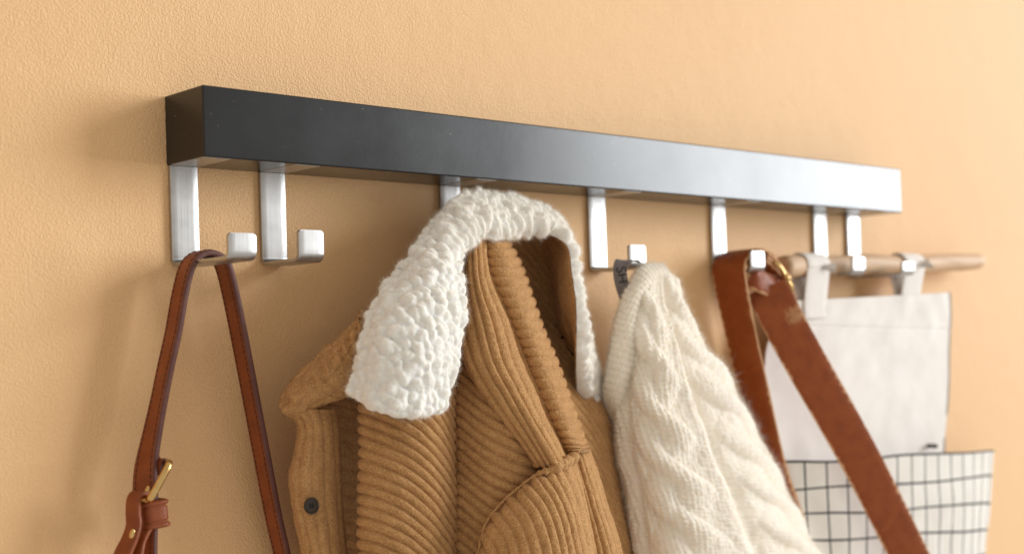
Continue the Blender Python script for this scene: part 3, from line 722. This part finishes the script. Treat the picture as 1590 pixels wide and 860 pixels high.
# hanger tape with its two letters
tp = [(985, 410, -.046), (978, 405, -.050), (970, 405, -.055), (964, 412, -.057), (963, 426, -.058), (966, 442, -.059), (972, 460, -.060)]
TP = catmull(np.array([at(*p) for p in tp]), 50)
V, F, G, uv = ribbon(TP, RT*.9+FW*.3, .0064, .0007, .0002); tape = mesh_obj('label_tape', V, F, TAPE, sweater, uv=uv)
def letters(name, text, pos, xdir, ydir, size, mat, parent):
    cu = bpy.data.curves.new(name, 'FONT'); cu.body = text; cu.size = size; cu.align_x = 'CENTER'; cu.align_y = 'CENTER'; cu.extrude = size*.01
    t = bpy.data.objects.new(name, cu); coll.objects.link(t)
    me = bpy.data.meshes.new_from_object(t.evaluated_get(bpy.context.evaluated_depsgraph_get())); bpy.data.objects.remove(t)
    xdir = np.array(xdir)/np.linalg.norm(xdir); ydir = np.array(ydir)-xdir*np.dot(xdir, ydir); ydir /= np.linalg.norm(ydir); zd = np.cross(xdir, ydir)
    me.transform(Matrix(((xdir[0], ydir[0], zd[0], pos[0]), (xdir[1], ydir[1], zd[1], pos[1]), (xdir[2], ydir[2], zd[2], pos[2]), (0, 0, 0, 1))))
    me.materials.clear(); me.materials.append(mat); return link(bpy.data.objects.new(name, me), parent)
lp = at(965, 427, -.0595)
letters('lettering', 'SH', lp, at(967, 440, -.0600)-at(964, 418, -.059), RT, .0125, INK, tape)
settle(sweater, tuple(at(1120, 960, -.07)))

# ------------------------------------------------------------------ wide red-brown strap on the fifth hook
wide = thing('shoulder_strap', 'wide red-brown leather strap with pale scalloped edges and brass buckle on the fifth hook', 'strap', (0, 0, 0))
def pinked(name, P, wv, hw, parent, seed=0, thick=.0022):
    """strap with a pale raw core and brown faces whose scalloped borders leave the core's rim showing"""
    V, F, G, uv = ribbon(P, wv, hw, thick, .0005); core = mesh_obj(name, V, F, RAW_EDGE, parent, uv=uv)
    n = len(P); T = np.gradient(P, axis=0); T /= np.linalg.norm(T, axis=1, keepdims=True)
    W = np.broadcast_to(np.asarray(wv, float), P.shape).copy(); W -= T*np.sum(W*T, 1, keepdims=True); W /= np.linalg.norm(W, axis=1, keepdims=True); N = np.cross(T, W)
    s = np.concatenate([[0], np.cumsum(np.linalg.norm(np.diff(P, axis=0), axis=1))])
    for sg in (-1, 1):
        m_ = 13; rows_ = np.zeros((n, m_, 3)); hwv = np.broadcast_to(hw, (n,))
        for k in range(n):
            sc = lambda q: .0004+.0029*abs(math.sin(s[k]/.0095*math.pi+q+2*float(vnoise(np.array(s[k]*60), np.array(q), seed))))**1.5*min(1, max(0.05, .35+2.2*float(vnoise(np.array(s[k]*38+q*5), np.array(q*3.1), seed+4))))+.003*max(0, float(fbm(np.array(s[k]*150+q*5), np.array(q*3.1), seed, 2))-.12)
            l, r_ = -hwv[k]+sc(0.), hwv[k]-sc(1.1)
            for j in range(m_):
                x = l+(r_-l)*j/(m_-1); e = min(j, m_-1-j); rows_[k, j] = P[k]+W[k]*x+N[k]*sg*(thick*.54+(.0001 if e == 0 else .0009+.0004*math.sin(math.pi*j/(m_-1))))
        nn = gnorm(rows_); FF = grid_faces(n, m_)
        mesh_obj('face_leather', rows_.reshape(-1, 3), FF, LEATHER_RED, core, uv=np.stack([np.tile(np.linspace(0, .04, m_), n), np.repeat(s, m_)], -1))
    return core
# back leg: over the arm of the hook and down its left side
cl = [(1228, 800, -.028), (1206, 745, -.028), (1190, 690, -.028), (1172, 610, -.028), (1155, 540, -.027), (1142, 480, -.026), (1134, 440, -.026), (1131, 412, -.026), (1140, 398, -.026), (1155, 391, -.026), (1172, 393, -.026), (1184, 408, -.027), (1190, 430, -.030)]
P = catmull(np.array([at(*p) for p in cl]), 230)
for _ in range(60): P[1:-1] = (P[:-2]+2*P[1:-1]+P[2:])/4
pinked('back_leg', P, (0, 1, 0.0), np.interp(np.linspace(0, 1, 230), [0, .5, .75, 1], [.0165, .0195, .0205, .018]), wide, 3)
# buckle end: short piece lying across behind the lip
cl = [(1166, 428, -.040), (1176, 434, -.044), (1192, 442, -.046), (1208, 446, -.044), (1216, 445, -.038)]
P = catmull(np.array([at(*p) for p in cl]), 60)
pinked('buckle_end', P, (.02, .25, 1), .0125, wide, 5, .003)
cl = [(1180, 400, -.036), (1192, 410, -.037), (1204, 424, -.037), (1216, 440, -.036)]
P = catmull(np.array([at(*p) for p in cl]), 50)
for k in range(3): pinked('strap_layer', P+np.array([.0016, 0, .0036])*(k-1)*1.0, (0, 1, .05), .010, wide, 7+k, .0024)
# front leg: hangs down to the right across the canvas
cl = [(1190, 446, -.046), (1202, 470, -.053), (1222, 510, -.060), (1258, 575, -.070), (1304, 655, -.079), (1353, 745, -.086), (1410, 858, -.091), (1460, 960, -.093)]
P = catmull(np.array([at(*p) for p in cl]), 230)
pinked('front_leg', P, (.62, -.42, .52), np.interp(np.linspace(0, 1, 230), [0, .12, .5, 1], [.0195, .0215, .0215, .0205]), wide, 9)
# brass buckle
bcn = at(1212, 430, -.044); ya = at(1225, 452, -.044)-at(1200, 407, -.044); yh = np.linalg.norm(ya)/2; ya /= np.linalg.norm(ya); xa = np.array([-.35, -.9, .1]); xa -= ya*np.dot(ya, xa); xa /= np.linalg.norm(xa)
pts = []
for k in range(40):
    a = k/40*2*math.pi; ca, sa = math.cos(a), math.sin(a); pts.append(bcn+ya*yh*math.copysign(abs(ca)**.55, ca)+xa*.0075*math.copysign(abs(sa)**.55, sa))
V, F = tube(pts, .0024, 10, True); bk = mesh_obj('buckle', V, F, BRASS, wide)
pr = [bcn+xa*.008, bcn+xa*.0095-ya*.001, bcn-xa*.002+ya*.002+UP*.003, bcn-xa*.010+ya*.003]
V, F = tube(catmull(np.array(pr), 20), .0016, 8); mesh_obj('prong', V, F, BRASS, bk)
V, F = tube([bcn+xa*.0078-ya*.0035, bcn+xa*.0082, bcn+xa*.0078+ya*.0035], .0034, 12); mesh_obj('roller', V, F, BRASS, bk)
settle(wide, tuple(at(1410, 960, -.09)))

# ------------------------------------------------------------------ wooden rod on the last two hooks
RY = -.0265
ra = at(1213, 416, RY); rb = at(1522, 405.5, RY)
n = 60; tt = np.linspace(0, 1, n); RP = ra+(rb-ra)*tt[:, None]
RP[:, 2] += .0012*np.sin(tt*7.0)+.0008*np.sin(tt*17+1); RP[:, 1] += .001*np.sin(tt*9)
rr = .0112-.0012*tt+.0003*np.sin(tt*23)+.0005*np.sin(tt*9+2); rr[0] -= .0012; rr[-1] -= .0015
V, F = tube(RP, rr, 28)
rod = mesh_obj('wooden_rod', V, F, WOOD, smooth_shade=True)
for p in list(rod.data.polygons)[-2:]: p.use_smooth = False
rod['label'] = 'peeled pale wooden rod lying across the two rightmost hooks'; rod['category'] = 'rod'

# ------------------------------------------------------------------ canvas wall organizer hanging from the rod
org = thing('hanging_organizer', 'off-white canvas wall organizer with checked pocket hanging from the wooden rod', 'organizer', (0, 0, 0))
PY = -.030
lE = [(1232, 467), (1222, 490), (1196, 520), (1186, 570), (1188, 640), (1196, 715), (1204, 800), (1212, 900), (1216, 980)]
rE = [(1470, 454), (1473, 490), (1473, 530), (1472, 575), (1470, 640), (1468, 705), (1466, 800), (1463, 900), (1460, 980)]
rows = []
for (a, b), (c, d) in zip(lE, rE):
    rows.append([(a+(c-a)*t, b+(d-b)*t, PY-.004*math.sin(math.pi*t)) for t in (0, .03, .25, .5, .75, .97, 1)])
NR, NC = 200, 160
V0 = surf(rows, NR, NC); A, B = arclen(V0); n0, _ = gnorm(V0); S, T = np.meshgrid(np.linspace(0, 1, NR), np.linspace(0, 1, NC), indexing='ij')
h = .006*fbm(A*9, B*9, 12, 3)+.0022*fbm(A*30, B*30, 14, 2)*np.exp(-A/.12)
h += .0007*(smooth((.040-A)/.0025))-.0005*np.exp(-((A-.0385)/.0014)**2)
panel = sheet('panel', V0+n0*h[..., None], CANVAS, org, .0016)
def stitch_line(pts, parent, mat):
    return stitches('stitching', catmull(np.array(pts), 160), (0, 1, 0), 0, 0, .004, .00025, mat, parent, .7)
# loops round the rod
def loop(uf, ub, vend):
    """a tape up the front of the panel, over the rod and down its back"""
    k = np.argmin(np.abs(RP[:, 0]-at(uf, 405, RY)[0])); c = RP[k]; r = rr[k]+.0016
    f0 = at(ub, vend, PY-.0045); pts = [f0+np.array([0, 0, -.018]), f0]
    x0 = f0[0]+.004
    for a in np.linspace(-25, 205, 14):
        q = math.radians(a); pts.append(np.array([x0, c[1]-r*math.cos(q)*1.0, c[2]+r*math.sin(q)]))
    b0 = f0+np.array([0.0, .0075, 0]); pts += [b0+np.array([0, .002, .008]), b0+np.array([0, .0005, -.014])]
    Pp = catmull(np.array(pts), 110)
    V, F, G, uv = ribbon(Pp, (1, 0, 0), .0195, .0016, .0003)
    return mesh_obj('hanging_loop', V, F, CANVAS, org, uv=uv)
loop(1262, 1266, 468); loop(1408, 1414, 458)
# checked pocket, its mouth standing off the panel
tu = [1205, 1240, 1290, 1345, 1400, 1450, 1500, 1534, 1543, 1536]; tv = [719, 717, 715, 712, 708, 705, 701, 698, 699, 702]
tY = [-.036, -.046, -.056, -.062, -.064, -.062, -.055, -.043, -.034, -.022]
bu = [1218, 1250, 1298, 1350, 1403, 1452, 1496, 1524, 1531, 1526]
rows = []
for k, s in enumerate((0, .12, .35, .6, .85, 1.15, 1.5)):
    rows.append([(a+(b-a)*s, v+165*s+(2*math.sin(k*1.7+a*.03)), y*(1-.12*s)) for a, b, v, y in zip(tu, bu, tv, tY)])
NR, NC = 170, 190
V0 = surf(rows, NR, NC); A, B = arclen(V0); n0, _ = gnorm(V0)
h = .006*fbm(A*9, B*9, 52, 2)+.0012*fbm(A*40, B*40, 57, 2); h = h*(.15+.85*smooth(A/.06)); V1 = V0+n0*h[..., None]
uv = np.stack([B+.0115, A+.0145], -1); pocket = sheet('pocket', V1, CHECK, org, .0013, uv=uv)
# dark bound rim of the pocket
V, F = tube(catmull(V1[0, ::6]+np.array([0, 0, .0004]), 120), .0009, 8); mesh_obj('pocket_rim', V, F, INK, pocket)
# small metal snap at the pocket corner
sc = at(1450, 692, -.038)
V, F = tube([sc+np.array([0, .008, 0]), sc, sc+np.array([0, -.004, 0]), sc+np.array([0, -.0045, 0])], [.0024, .0024, .0024, .0016], 16); mesh_obj('snap', V, F, HORN, org)
settle(org, tuple(at(1400, 980, PY)))
